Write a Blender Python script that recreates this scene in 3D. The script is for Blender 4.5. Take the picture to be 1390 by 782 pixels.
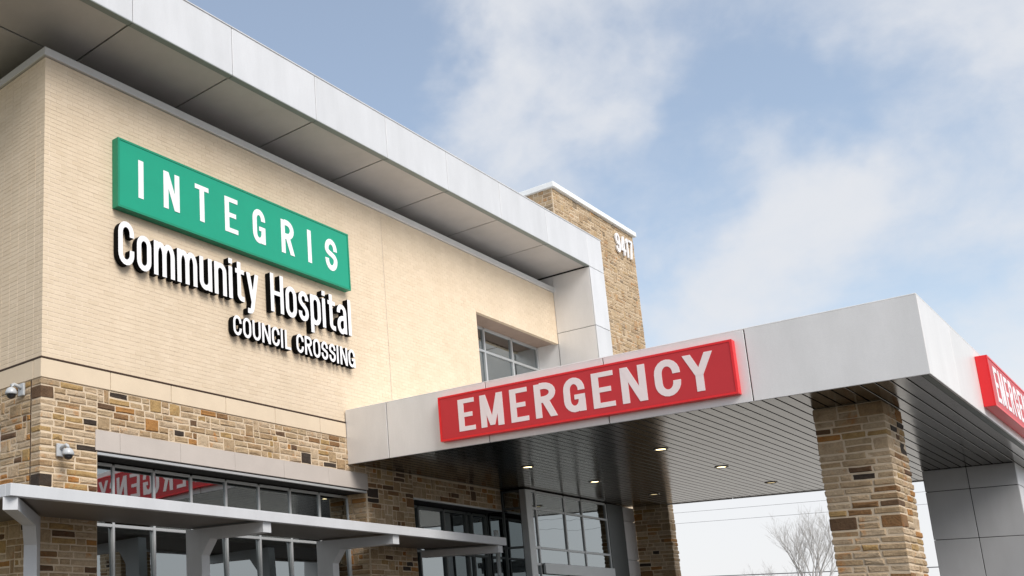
import bpy, math, random
from mathutils import Matrix, Vector

for o in list(bpy.data.objects):
    bpy.data.objects.remove(o)
scn = bpy.context.scene
COL = scn.collection
R = math.radians

# ------------------------------------------------------------------ camera
CAM = Vector((-7.6483, -10.5052, 1.6))
RX = Vector((0.74910179, -0.66241668, -0.00711612))      # right
RD = Vector((0.13274685, 0.16062520, -0.97804796))       # down
RF = Vector((0.64901832, 0.73171284, 0.20825836))        # forward
cd = bpy.data.cameras.new('camera')
cam = bpy.data.objects.new('camera', cd)
COL.objects.link(cam)
cam.matrix_world = Matrix(((RX.x, -RD.x, -RF.x, CAM.x), (RX.y, -RD.y, -RF.y, CAM.y),
                           (RX.z, -RD.z, -RF.z, CAM.z), (0, 0, 0, 1)))
cd.sensor_width = 36.0
cd.lens = 1322.162 / 1390.0 * 36.0
cd.shift_x = (695.0 - 180.239) / 1390.0
cd.shift_y = (572.703 - 391.0) / 1390.0
cd.clip_start = 0.05
cd.clip_end = 6000.0
scn.camera = cam

# ------------------------------------------------------------------ world, sun, exposure
SUN_AZ = Vector((-0.36, -1.0))          # the sun stands in front of the facade, a little to its left
SUN_EL = 44.0
world = bpy.data.worlds.new('World')
scn.world = world
world.use_nodes = True
wn, wl = world.node_tree.nodes, world.node_tree.links
wn.clear()
w_out = wn.new('ShaderNodeOutputWorld')
w_bg = wn.new('ShaderNodeBackground')
w_bg.inputs['Strength'].default_value = 0.13
sky = wn.new('ShaderNodeTexSky')
sky.sky_type = 'NISHITA'
sky.sun_disc = False
sky.sun_elevation = R(SUN_EL)
sky.sun_rotation = math.atan2(SUN_AZ.x, SUN_AZ.y)
sky.air_density = 1.0
sky.dust_density = 1.2
sky.ozone_density = 1.5
tc = wn.new('ShaderNodeTexCoord')


def wmath(op, a, b=None, clamp=False):
    n = wn.new('ShaderNodeMath'); n.operation = op; n.use_clamp = clamp
    for i, v in enumerate((a, b)):
        if v is None:
            continue
        if isinstance(v, (int, float)):
            n.inputs[i].default_value = v
        else:
            wl.new(v, n.inputs[i])
    return n.outputs[0]


def wnoise(scale, detail, rough, dist, off, stretch=(1, 1, 1)):
    mp = wn.new('ShaderNodeMapping')
    mp.inputs['Location'].default_value = off
    mp.inputs['Scale'].default_value = stretch
    wl.new(tc.outputs['Generated'], mp.inputs['Vector'])
    n = wn.new('ShaderNodeTexNoise')
    n.inputs['Scale'].default_value = scale
    n.inputs['Detail'].default_value = detail
    n.inputs['Roughness'].default_value = rough
    n.inputs['Distortion'].default_value = dist
    wl.new(mp.outputs[0], n.inputs['Vector'])
    return n.outputs['Fac']


cover = wmath('ADD', wmath('MULTIPLY', wnoise(2.6, 3, .5, .2, (3.1, 1.7, .4), (1, 1, 1.5)), .55),
              wmath('MULTIPLY', wnoise(6.5, 9, .60, .35, (7.7, 2.1, 5.0), (1, 1, 1.35)), 1.5))
cover = wmath('ADD', cover, wmath('MULTIPLY', wnoise(24.0, 6, .62, .2, (1.7, 8.1, 2.0), (1, 1, 1.3)), .55))
cover = wmath('SUBTRACT', cover, .80)
wz = wn.new('ShaderNodeTexNoise')
wz.inputs['Scale'].default_value = 5.0
wz.inputs['Detail'].default_value = 5
wz.inputs['Roughness'].default_value = .6
wl.new(tc.outputs['Generated'], wz.inputs['Vector'])
w1 = wn.new('ShaderNodeVectorMath'); w1.operation = 'SUBTRACT'
wl.new(wz.outputs['Color'], w1.inputs[0]); w1.inputs[1].default_value = (.5, .5, .5)
w2 = wn.new('ShaderNodeVectorMath'); w2.operation = 'SCALE'
wl.new(w1.outputs[0], w2.inputs[0]); w2.inputs['Scale'].default_value = .22
w3 = wn.new('ShaderNodeVectorMath'); w3.operation = 'ADD'
wl.new(w2.outputs[0], w3.inputs[0]); wl.new(tc.outputs['Generated'], w3.inputs[1])
warped = wn.new('ShaderNodeVectorMath'); warped.operation = 'NORMALIZE'
wl.new(w3.outputs[0], warped.inputs[0])
# where the clouds of this sky stand and where it is open
for d, cosr, amp in [
        ((0.627, 0.536, 0.565), .988, -.42), ((0.699, 0.491, 0.519), .994, -.34), ((0.745, 0.462, 0.48), .9975, -.30),
        ((0.799, 0.294, 0.524), .9992, -.22), ((0.838, 0.222, 0.498), .9988, -.22), ((0.888, 0.212, 0.405), .9982, -.36),
        ((0.892, 0.165, 0.42), .9986, -.26), ((0.872, 0.285, 0.395), .9980, -.32), ((0.951, 0.132, 0.279), .998, -.30),
        ((0.886, 0.30, 0.352), .9985, -.22), ((0.55, 0.62, 0.56), .985, -.30),
        ((0.917, 0.215, 0.331), .9970, .80), ((0.94, 0.085, 0.33), .9960, .26), ((0.893, 0.035, 0.448), .996, .42), ((0.912, 0.135, 0.387), .9984, -.42), ((0.925, 0.06, 0.375), .9986, -.20),
        ((0.776, 0.347, 0.526), .9985, .34), ((0.829, 0.282, 0.483), .9988, .36), ((0.853, 0.294, 0.431), .9988, .36),
        ((0.789, 0.411, 0.457), .9990, .36), ((0.80, 0.37, 0.47), .9988, .16), ((0.929, 0.079, 0.363), .997, .18)]:
    dot = wn.new('ShaderNodeVectorMath'); dot.operation = 'DOT_PRODUCT'
    dot.inputs[1].default_value = Vector(d).normalized()
    wl.new(warped.outputs[0], dot.inputs[0])
    mr = wn.new('ShaderNodeMapRange'); mr.interpolation_type = 'SMOOTHERSTEP'
    mr.inputs['From Min'].default_value = 1 - (1 - cosr) * 2.4
    mr.inputs['From Max'].default_value = 1.0
    mr.inputs['To Min'].default_value = 0.0
    mr.inputs['To Max'].default_value = amp * (.72 if amp > 0 else .95)
    wl.new(dot.outputs['Value'], mr.inputs['Value'])
    cover = wmath('ADD', cover, mr.outputs[0])
sx = wn.new('ShaderNodeSeparateXYZ')
wl.new(tc.outputs['Generated'], sx.inputs[0])
hz = wn.new('ShaderNodeMapRange'); hz.interpolation_type = 'SMOOTHSTEP'   # thick pale cloud towards the horizon
hz.inputs['From Min'].default_value = 0.30
hz.inputs['From Max'].default_value = 0.06
hz.inputs['To Min'].default_value = 0.0
hz.inputs['To Max'].default_value = 0.75
wl.new(sx.outputs['Z'], hz.inputs['Value'])
cover = wmath('ADD', cover, hz.outputs[0])
fac = wn.new('ShaderNodeMapRange'); fac.interpolation_type = 'SMOOTHSTEP'
fac.inputs['From Min'].default_value = -0.20
fac.inputs['From Max'].default_value = 1.15
fac.inputs['To Min'].default_value = 0.20
fac.inputs['To Max'].default_value = 0.94
wl.new(cover, fac.inputs['Value'])
cmix = wn.new('ShaderNodeMix'); cmix.data_type = 'RGBA'
skyt = wn.new('ShaderNodeMix'); skyt.data_type = 'RGBA'; skyt.blend_type = 'MULTIPLY'
skyt.inputs[0].default_value = 1.0
wl.new(sky.outputs[0], skyt.inputs[6])
skyt.inputs[7].default_value = (0.98, 0.93, 0.84, 1)
wl.new(fac.outputs[0], cmix.inputs[0])
wl.new(skyt.outputs[2], cmix.inputs[6])
CLOUD = 3.5
cbr = wn.new('ShaderNodeMix'); cbr.data_type = 'RGBA'      # cloud is whiter where it lies thick along the horizon
hz2 = wn.new('ShaderNodeMapRange'); hz2.interpolation_type = 'SMOOTHSTEP'
hz2.inputs['From Min'].default_value = 0.30
hz2.inputs['From Max'].default_value = 0.08
wl.new(sx.outputs['Z'], hz2.inputs['Value'])
wl.new(hz2.outputs[0], cbr.inputs[0])
cbr.inputs[6].default_value = (0.965 * CLOUD, 0.985 * CLOUD, 1.03 * CLOUD, 1)
cbr.inputs[7].default_value = (1.07 * CLOUD, 1.075 * CLOUD, 1.105 * CLOUD, 1)
wl.new(cbr.outputs[2], cmix.inputs[7])
wl.new(cmix.outputs[2], w_bg.inputs['Color'])
wl.new(w_bg.outputs[0], w_out.inputs[0])

sd = bpy.data.lights.new('sun', 'SUN')
sd.energy = 1.95
sd.angle = R(34)
sd.color = (1.0, 0.95, 0.88)
sun = bpy.data.objects.new('sun', sd)
COL.objects.link(sun)
h = SUN_AZ.normalized() * math.cos(R(SUN_EL))
sun.rotation_euler = Vector((h.x, h.y, math.sin(R(SUN_EL)))).to_track_quat('Z', 'Y').to_euler()
sun.location = (0, -30, 40)

scn.view_settings.view_transform = 'Standard'
scn.view_settings.look = 'None'
scn.view_settings.gamma = 1.0
scn.view_settings.use_curve_mapping = False
scn.view_settings.exposure = 0.86

# ------------------------------------------------------------------ materials
MATS = {}


def newmat(name):
    m = bpy.data.materials.new(name); m.use_nodes = True
    nt = m.node_tree
    MATS[name] = m
    return m, nt.nodes, nt.links, nt.nodes['Principled BSDF']


def node_noise(N, L, scale, detail=4, rough=.55, vec=None, dist=0):
    n = N.new('ShaderNodeTexNoise')
    n.inputs['Scale'].default_value = scale
    n.inputs['Detail'].default_value = detail
    n.inputs['Roughness'].default_value = rough
    n.inputs['Distortion'].default_value = dist
    if vec is not None:
        L.new(vec, n.inputs['Vector'])
    return n.outputs['Fac']


def ramp(N, L, fac, stops, interp='LINEAR'):
    r = N.new('ShaderNodeValToRGB')
    r.color_ramp.interpolation = interp
    els = r.color_ramp.elements
    els[0].position, els[0].color = stops[0][0], (*stops[0][1], 1)
    els[1].position, els[1].color = stops[1][0], (*stops[1][1], 1)
    for p, c in stops[2:]:
        e = els.new(p); e.color = (*c, 1)
    L.new(fac, r.inputs[0])
    return r.outputs[0]


def mul(N, L, a, b, f=1.0):
    m = N.new('ShaderNodeMix'); m.data_type = 'RGBA'; m.blend_type = 'MULTIPLY'
    m.inputs[0].default_value = f
    L.new(a, m.inputs[6]); L.new(b, m.inputs[7])
    return m.outputs[2]


def bump(N, L, bsdf, hgt, strength, dist):
    b = N.new('ShaderNodeBump')
    b.inputs['Strength'].default_value = strength
    b.inputs['Distance'].default_value = dist
    L.new(hgt, b.inputs['Height'])
    L.new(b.outputs[0], bsdf.inputs['Normal'])


def piece_random(N, L):
    g = N.new('ShaderNodeNewGeometry'); oi = N.new('ShaderNodeObjectInfo')
    a = N.new('ShaderNodeMath'); a.operation = 'ADD'
    L.new(g.outputs['Random Per Island'], a.inputs[0]); L.new(oi.outputs['Random'], a.inputs[1])
    f = N.new('ShaderNodeMath'); f.operation = 'FRACT'
    L.new(a.outputs[0], f.inputs[0])
    return f.outputs[0], g.outputs['Position']


def mat_plain(name, col, rough=.6, metal=0.0, var=.06, scale=3.0, spec=.5, bumps=0.0, bscale=60, fine=0.0):
    m, N, L, b = newmat(name)
    g = N.new('ShaderNodeNewGeometry')
    fac = node_noise(N, L, scale, 5, .6, g.outputs['Position'])
    lo = tuple(c * (1 - var) for c in col); hi = tuple(min(1, c * (1 + var)) for c in col)
    c = ramp(N, L, fac, [(.25, lo), (.75, hi)])
    if fine:
        f2 = node_noise(N, L, 140, 2, .7, g.outputs['Position'])
        c = mul(N, L, c, ramp(N, L, f2, [(.3, (1 - fine,) * 3), (.7, (1 + fine,) * 3)]))
    L.new(c, b.inputs['Base Color'])
    b.inputs['Roughness'].default_value = rough
    b.inputs['Metallic'].default_value = metal
    b.inputs['Specular IOR Level'].default_value = spec
    if bumps:
        bump(N, L, b, node_noise(N, L, bscale, 4, .6, g.outputs['Position']), bumps, .01)
    return m


def mat_brick():
    m, N, L, b = newmat('cream_brick')
    rnd, pos = piece_random(N, L)
    c = ramp(N, L, rnd, [(0, (.66, .548, .41)), (.25, (.68, .568, .428)), (.6, (.69, .577, .437)), (.9, (.705, .592, .452)), (1, (.655, .54, .40))])
    f = node_noise(N, L, .9, 4, .6, pos)
    c = mul(N, L, c, ramp(N, L, f, [(.3, (.95, .94, .92)), (.7, (1.04, 1.03, 1.02))]))
    mp = N.new('ShaderNodeMapping'); mp.inputs['Scale'].default_value = (1, 1, .12)
    L.new(pos, mp.inputs[0])
    f3 = node_noise(N, L, 3.0, 5, .65, mp.outputs[0])
    c = mul(N, L, c, ramp(N, L, f3, [(.3, (.955, .945, .93)), (.6, (1.0, 1.0, 1.0))]))
    f2 = node_noise(N, L, 55, 4, .7, pos)
    c = mul(N, L, c, ramp(N, L, f2, [(.3, (.96, .955, .95)), (.7, (1.03, 1.03, 1.03))]))
    L.new(c, b.inputs['Base Color'])
    b.inputs['Roughness'].default_value = .85
    bump(N, L, b, f2, .35, .006)
    return m


def mat_stone(name='field_stone', calm=False):
    m, N, L, b = newmat(name)
    rnd, pos = piece_random(N, L)
    c = ramp(N, L, rnd, [
        (0, (.41, .30, .185)), (.10, (.46, .345, .225)), (.20, (.37, .265, .155)), (.30, (.48, .37, .25)), (.40, (.42, .315, .195)),
        (.48, (.345, .235, .13)), (.55, (.44, .335, .225)), (.62, (.40, .285, .165)), (.66, (.38, .25, .105)), (.725, (.36, .175, .05)), (.785, (.22, .12, .05)),
        (.84, (.12, .068, .034)), (.89, (.04, .028, .02)), (.925, (.46, .355, .24))], 'CONSTANT')
    if calm:                         # the paler, more even stone of the tower
        mx_ = N.new('ShaderNodeMix'); mx_.data_type = 'RGBA'; mx_.inputs[0].default_value = .55
        L.new(c, mx_.inputs[6]); mx_.inputs[7].default_value = (.47, .36, .235, 1)
        c = mx_.outputs[2]
    n1 = node_noise(N, L, 9, 5, .65, pos, .4)
    n2 = node_noise(N, L, 38, 5, .7, pos)
    c = mul(N, L, c, ramp(N, L, n1, [(.25, (.72, .66, .58)), (.5, (1.0, 1.0, 1.0)), (.75, (1.18, 1.15, 1.10))]))
    c = mul(N, L, c, ramp(N, L, n2, [(.3, (.80, .79, .78)), (.7, (1.15, 1.15, 1.15))]))
    # rusty stains that run through some stones
    n3 = node_noise(N, L, 3.5, 4, .6, pos, 1.2)
    st = ramp(N, L, n3, [(.58, (1, 1, 1)), (.72, (1.05, .70, .40))])
    c = mul(N, L, c, st)
    L.new(c, b.inputs['Base Color'])
    b.inputs['Roughness'].default_value = .9
    mx = N.new('ShaderNodeMath'); mx.operation = 'ADD'
    L.new(n1, mx.inputs[0]); L.new(n2, mx.inputs[1])
    bump(N, L, b, mx.outputs[0], .8, .02)
    return m


def mat_panel(name, col, rough, metal, var=.05):
    m, N, L, b = newmat(name)
    rnd, pos = piece_random(N, L)
    c = ramp(N, L, rnd, [(0, tuple(x * (1 - var) for x in col)), (1, tuple(x * (1 + var) for x in col))])
    mp = N.new('ShaderNodeMapping'); mp.inputs['Scale'].default_value = (1, 1, .25)
    L.new(pos, mp.inputs[0])
    f = node_noise(N, L, 2.2, 5, .65, mp.outputs[0])
    c = mul(N, L, c, ramp(N, L, f, [(.25, (.90, .90, .895)), (.7, (1.03, 1.03, 1.03))]))
    f2 = node_noise(N, L, 120, 2, .7, pos)
    c = mul(N, L, c, ramp(N, L, f2, [(.3, (.965,) * 3), (.7, (1.035,) * 3)]))
    L.new(c, b.inputs['Base Color'])
    b.inputs['Metallic'].default_value = metal
    rr = N.new('ShaderNodeMapRange')
    rr.inputs['To Min'].default_value = rough * .85; rr.inputs['To Max'].default_value = rough * 1.2
    L.new(f, rr.inputs['Value']); L.new(rr.outputs[0], b.inputs['Roughness'])
    bump(N, L, b, node_noise(N, L, 1.6, 2, .5, pos), .12, .05)
    return m


def mat_glass(name, refl, tint):
    m, N, L, b = newmat(name)
    N.remove(b)
    out = N['Material Output']
    gl = N.new('ShaderNodeBsdfGlossy'); gl.inputs['Roughness'].default_value = .012
    gl.inputs['Color'].default_value = (.86, .93, .95, 1)
    tr = N.new('ShaderNodeBsdfTransparent'); tr.inputs['Color'].default_value = (*tint, 1)
    fr = N.new('ShaderNodeFresnel'); fr.inputs['IOR'].default_value = 1.5
    mr = N.new('ShaderNodeMapRange')
    mr.inputs['From Min'].default_value = .04; mr.inputs['From Max'].default_value = 1
    mr.inputs['To Min'].default_value = refl; mr.inputs['To Max'].default_value = 1
    L.new(fr.outputs[0], mr.inputs['Value'])
    g = N.new('ShaderNodeNewGeometry')
    bp = N.new('ShaderNodeBump'); bp.inputs['Strength'].default_value = .02; bp.inputs['Distance'].default_value = .1
    L.new(node_noise(N, L, .9, 2, .5, g.outputs['Position']), bp.inputs['Height'])
    L.new(bp.outputs[0], gl.inputs['Normal'])
    mx = N.new('ShaderNodeMixShader')
    L.new(mr.outputs[0], mx.inputs[0]); L.new(tr.outputs[0], mx.inputs[1]); L.new(gl.outputs[0], mx.inputs[2])
    L.new(mx.outputs[0], out.inputs[0])
    return m


def mat_emit(name, col, s):
    m, N, L, b = newmat(name)
    b.inputs['Base Color'].default_value = (*col, 1)
    b.inputs['Emission Color'].default_value = (*col, 1)
    b.inputs['Emission Strength'].default_value = s
    return m


M_brick = mat_brick()
M_stone = mat_stone()
M_stone_t = mat_stone('tower_stone', True)
M_mortar_b = mat_plain('brick_mortar', (.70, .585, .465), .95, var=.08, bumps=.3, fine=.06)
M_mortar_s = mat_plain('stone_mortar', (.62, .505, .37), .95, var=.12, scale=5, bumps=.6, bscale=90, fine=.08)
M_lime = mat_plain('limestone', (.66, .545, .405), .85, var=.06, scale=2, bumps=.2, fine=.05)
M_lintel = mat_plain('grey_cast_stone', (.47, .425, .39), .85, var=.06, scale=2, bumps=.2, fine=.05)
M_white = mat_panel('white_metal_panel', (.64, .65, .67), .42, .15)
M_silver = mat_panel('silver_metal_panel', (.78, .77, .765), .38, .2)
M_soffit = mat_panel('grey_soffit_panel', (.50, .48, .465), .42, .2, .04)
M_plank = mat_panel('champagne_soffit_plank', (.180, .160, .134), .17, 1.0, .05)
M_pier = mat_panel('grey_metal_panel', (.58, .585, .60), .5, .2, .03)
M_coping = mat_plain('coping_metal', (.58, .58, .575), .45, .3, var=.05)
M_cope_w = mat_plain('white_coping', (.80, .82, .82), .5, .0, var=.04)
M_trim = mat_plain('grey_green_trim', (.22, .25, .235), .5, .3, var=.06)
M_dark = mat_plain('dark_joint', (.022, .022, .022), .9, var=.1)
M_strip = mat_plain('shadow_strip_and_joint', (.06, .032, .018), .6, .4, var=.1)  # near-black, for the painted shadow strip under the brick and the sealant joint
M_frame = mat_plain('window_frame_aluminium', (.52, .54, .55), .42, .45, var=.04)
M_framed = mat_plain('dark_frame', (.10, .11, .11), .45, .4, var=.05)
M_canopy = mat_panel('grey_painted_steel', (.60, .615, .64), .45, .15, .03)
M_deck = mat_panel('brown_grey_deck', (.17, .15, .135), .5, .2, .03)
M_glass = mat_glass('reflective_glass', .34, (.06, .075, .075))
M_glass2 = mat_glass('upper_window_glass', .34, (.12, .15, .15))
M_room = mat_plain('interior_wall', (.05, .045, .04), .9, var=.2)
M_green = mat_plain('green_sign_face', (.0, .31, .185), .38, var=.03)
M_green2 = mat_plain('green_sign_rim', (.0, .24, .13), .4, var=.03)
M_red = mat_plain('red_sign_face', (.53, .034, .042), .4, var=.04, spec=.3)
M_red2 = mat_plain('red_sign_rim', (.72, .012, .018), .36, var=.03)
for mm, ec_, es_ in ((M_red, (.8, .03, .03), .03), (M_red2, (1, .01, .012), .04)):      # translucent faces of the lit sign boxes
    bb = mm.node_tree.nodes['Principled BSDF']
    bb.inputs['Emission Color'].default_value = (*ec_, 1); bb.inputs['Emission Strength'].default_value = es_
M_letter = mat_plain('white_letter_face', (.84, .84, .86), .5, var=.02)
M_pink = mat_plain('pale_letter_film', (.90, .78, .78), .45, var=.02)
M_black = mat_plain('black_letter_return', (.003, .003, .003), .7, var=.1, spec=.08)
M_camw = mat_plain('camera_housing', (.44, .46, .48), .35, var=.02)
M_caml = mat_plain('camera_dome', (.012, .012, .015), .08, var=.02, spec=.8)
M_bark = mat_plain('washed_out_bark', (.40, .385, .37), .9, var=.2, scale=6)  # paler than bark; the overexposed brightness is put into the colour
M_lamp = mat_emit('warm_lamp_lens', (1.0, .80, .45), 3.6)
M_lamp2 = mat_emit('dim_lamp_lens', (1.0, .78, .42), .6)
M_head = mat_plain('window_head_panel', (.34, .25, .20), .7, .1, var=.12, scale=4, fine=.08)
M_wire = mat_plain('power_cable', (.10, .10, .11), .6)
M_pole = mat_plain('weathered_pole', (.16, .12, .09), .9, var=.2)
M_roof = mat_plain('roof_membrane', (.55, .55, .54), .8)
M_conc = mat_plain('concrete', (.42, .405, .375), .9, var=.1, scale=1.2, bumps=.2, fine=.06)
M_pave = mat_plain('brown_pavers', (.13, .11, .09), .9, var=.1, scale=1.2, bumps=.2, fine=.06)
M_asph = mat_plain('asphalt', (.06, .06, .062), .9, var=.25, scale=1.5, bumps=.4, fine=.2)
M_grass = mat_plain('dry_grass_ground', (.16, .145, .075), .95, var=.3, scale=.4, bumps=.5, fine=.2)
M_paint = mat_plain('road_paint', (.74, .74, .70), .7, var=.06)
M_pvc = mat_plain('downspout_metal', (.42, .45, .46), .4, .3)

# ------------------------------------------------------------------ building helpers
WP = {}


def place(o, loc, parent=None):
    COL.objects.link(o)
    loc = Vector(loc)
    WP[o] = loc
    if parent is not None:
        o.parent = parent
        o.location = loc - WP[parent]
    else:
        o.location = loc
    return o


def tag(o, label=None, cat=None, group=None, kind=None):
    if label: o['label'] = label
    if cat: o['category'] = cat
    if group: o['group'] = group
    if kind: o['kind'] = kind
    return o


def empty(name, loc, label=None, cat=None, group=None):
    o = bpy.data.objects.new(name, None)
    o.empty_display_size = .2
    return tag(place(o, loc), label, cat, group)


class MB:
    def __init__(s):
        s.v, s.f, s.mi, s.sm = [], [], [], []

    def add(s, v, f, mi=0, smooth=False):
        b = len(s.v); s.v += [tuple(p) for p in v]
        for q in f:
            s.f.append(tuple(i + b for i in q)); s.mi.append(mi); s.sm.append(smooth)
        return s

    def box(s, x0, x1, y0, y1, z0, z1, mi=0):
        if x0 > x1: x0, x1 = x1, x0
        if y0 > y1: y0, y1 = y1, y0
        v = [(x0, y0, z0), (x1, y0, z0), (x1, y1, z0), (x0, y1, z0), (x0, y0, z1), (x1, y0, z1), (x1, y1, z1), (x0, y1, z1)]
        return s.add(v, [(0, 3, 2, 1), (4, 5, 6, 7), (0, 1, 5, 4), (1, 2, 6, 5), (2, 3, 7, 6), (3, 0, 4, 7)], mi)

    def bbox(s, x0, x1, y0, y1, z0, z1, b=.006, mi=0):
        """a box with chamfered edges"""
        if x0 > x1: x0, x1 = x1, x0
        if y0 > y1: y0, y1 = y1, y0
        v = []
        idx = {}
        X, Y, Z = (x0, x1), (y0, y1), (z0, z1)
        for i in (0, 1):
            for j in (0, 1):
                for k in (0, 1):
                    dx, dy, dz = (b if i == 0 else -b), (b if j == 0 else -b), (b if k == 0 else -b)
                    for ax, p in enumerate(((X[i], Y[j] + dy, Z[k] + dz), (X[i] + dx, Y[j], Z[k] + dz), (X[i] + dx, Y[j] + dy, Z[k]))):
                        idx[(i, j, k, ax)] = len(v); v.append(p)
        f = []
        for ax in range(3):
            o1, o2 = [a for a in range(3) if a != ax]
            for e in (0, 1):
                q = []
                for a, c in ((0, 0), (1, 0), (1, 1), (0, 1)):
                    t = [0, 0, 0]; t[ax] = e; t[o1] = a; t[o2] = c
                    q.append(idx[(*t, ax)])
                f.append(q if (e == 1) == (ax != 1) else q[::-1])
        for ax in range(3):                      # edges along ax
            o1, o2 = [a for a in range(3) if a != ax]
            for a in (0, 1):
                for c in (0, 1):
                    t0 = [0, 0, 0]; t0[o1] = a; t0[o2] = c
                    t1 = list(t0); t1[ax] = 1
                    f.append((idx[(*t0, o1)], idx[(*t0, o2)], idx[(*t1, o2)], idx[(*t1, o1)]))
        for i in (0, 1):
            for j in (0, 1):
                for k in (0, 1):
                    f.append((idx[(i, j, k, 0)], idx[(i, j, k, 1)], idx[(i, j, k, 2)]))
        return s.add(v, f, mi)

    def tube(s, pts, rads, n=8, mi=0, caps=True):
        rings = []
        pts = [Vector(p) for p in pts]
        for i, p in enumerate(pts):
            a = pts[max(i - 1, 0)]; b = pts[min(i + 1, len(pts) - 1)]
            t = (b - a).normalized()
            ref = Vector((0, 0, 1)) if abs(t.z) < .9 else Vector((1, 0, 0))
            u = t.cross(ref).normalized(); w = t.cross(u)
            rings.append([p + (u * math.cos(2 * math.pi * k / n) + w * math.sin(2 * math.pi * k / n)) * rads[i] for k in range(n)])
        v = [q for r in rings for q in r]
        f = []
        for i in range(len(rings) - 1):
            for k in range(n):
                k2 = (k + 1) % n
                f.append((i * n + k, i * n + k2, (i + 1) * n + k2, (i + 1) * n + k))
        if caps:
            f.append(tuple(range(n))[::-1]); f.append(tuple((len(rings) - 1) * n + k for k in range(n)))
        return s.add(v, f, mi, True)

    def lathe(s, c, prof, n=20, mi=0):
        """profile of (radius, z) turned about a vertical axis through c"""
        v = [(c[0] + r * math.cos(2 * math.pi * k / n), c[1] + r * math.sin(2 * math.pi * k / n), c[2] + z) for r, z in prof for k in range(n)]
        f = [(i * n + k, i * n + (k + 1) % n, (i + 1) * n + (k + 1) % n, (i + 1) * n + k) for i in range(len(prof) - 1) for k in range(n)]
        return s.add(v, f, mi, True)

    def build(s, name, mats, parent=None, fix=True):
        if not isinstance(mats, (list, tuple)): mats = [mats]
        lo = Vector([min(p[i] for p in s.v) for i in range(3)]); hi = Vector([max(p[i] for p in s.v) for i in range(3)])
        c = Vector(((lo.x + hi.x) / 2, (lo.y + hi.y) / 2, lo.z))
        me = bpy.data.meshes.new(name)
        me.from_pydata([(p[0] - c.x, p[1] - c.y, p[2] - c.z) for p in s.v], [], s.f)
        for m in mats: me.materials.append(m)
        if len(mats) > 1: me.polygons.foreach_set('material_index', s.mi)
        me.polygons.foreach_set('use_smooth', s.sm)
        if fix:
            import bmesh
            bm = bmesh.new(); bm.from_mesh(me); bmesh.ops.recalc_face_normals(bm, faces=bm.faces); bm.to_mesh(me); bm.free()
        me.update()
        return place(bpy.data.objects.new(name, me), c, parent)


def boxo(name, dims, mat, parent, b=0.0):
    m = MB()
    (m.bbox(*dims, b) if b else m.box(*dims))
    return m.build(name, mat, parent)


def campix(p):
    q = Vector(p) - CAM
    zc = q.dot(RF)
    return 180.24 + 1322.16 * q.dot(RX) / zc, 572.7 + 1322.16 * q.dot(RD) / zc, zc


def seen(p, m=25):
    x, y, z = campix(p)
    return z > 0 and -m < x < 1390 + m and -m < y < 782 + m


# ================================================================== ground
def sheet(name, x0, x1, y0, y1, z, mat):
    m = MB(); m.add([(x0, y0, z), (x1, y0, z), (x1, y1, z), (x0, y1, z)], [(0, 1, 2, 3)])
    return tag(m.build(name, mat), kind='structure')


sheet('ground', -2500, 2500, -2500, 2500, -.16, M_grass)
sheet('parking_lot', -60, 23, -70, -2.6, -.152, M_asph)
sheet('concrete_lot', 23, 130, -70, 70, -.153, M_conc)
k = MB(); k.bbox(-14, 6.6, -2.6, 0.6, -.15, 0, .02); tag(k.build('pavement', M_pave), kind='structure')
k = MB(); k.bbox(6.62, 20.5, -10.0, 0.6, -.15, 0.004, .02); tag(k.build('canopy_apron', M_asph), kind='structure')
for i in range(12):
    sheet('parking_line', -20 + i * 2.75, -19.9 + i * 2.75, -24, -18.8, -.148, M_paint)

# ================================================================== hospital building
bld = empty('hospital_building', (8, 0, 0), 'cream brick hospital building with stone base and silver panelled roof overhang', 'building')
random.seed(11)
BT, BB = 9.873, 5.290            # top and bottom of the brickwork
XE = 15.985                      # where the brick meets the end fin
DEPTH = 14.0
CH = (BT - BB) / 68.0            # one course
BL = 0.2032

# --- solid core of the walls, in the colour of the mortar
core = MB()
t = .014
t = .003
core.box(0 + t, 12.0, t, .30, BB, BT)
core.box(12.0, XE, t, .30, 8.55 + t, BT)
core.box(12.0, XE, t, .30, BB, 6.35)
core.box(t, .30, .30, DEPTH, BB, BT)
brick_wall = core.build('brick_wall', M_mortar_b, bld)
boxo('roof_deck', (.3, 17.0, .3, DEPTH, 9.2, 9.3), M_roof, bld)

bricks = []          # (x0,x1,y0,y1,z0,z1)
J = .0095


def brick_row_front(z0, z1, xa, xb, start):
    x = start
    while x < xb - .01:
        a, b = max(x, xa), min(x + BL, xb)
        if b - a > .035:
            bricks.append((a + (0 if a <= 0.0001 else J / 2), b - J / 2, random.uniform(-.0009, .0009), .09, z0, z1))
        x += BL


for r in range(68):
    z0 = BB + r * CH + J * .25; z1 = BB + (r + 1) * CH - J * .6
    odd = r % 2
    zc = (z0 + z1) / 2
    xs = (0 if not odd else -BL / 2)
    lim = 12.0 if 6.35 < zc < 8.55 else XE
    xa = 0.0 if not odd else .095
    for seg in ((xa, 8.44), (8.458, lim)):
        brick_row_front(z0, z1, seg[0], seg[1], xs)
    # left wall, bonding with the front at the corner
    y = 0.0 if odd else .095
    yy = y
    first = True
    while yy < DEPTH:
        ln = BL if (odd or not first) else BL / 2 + .003
        ln = BL
        if not odd and first: ln = BL / 2 + .008
        first = False
        y1 = min(yy + ln, DEPTH)
        bricks.append((random.uniform(-.0009, .0009), .09, yy + (0 if yy == 0 else J / 2), y1 - J / 2, z0, z1))
        yy += ln


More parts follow.
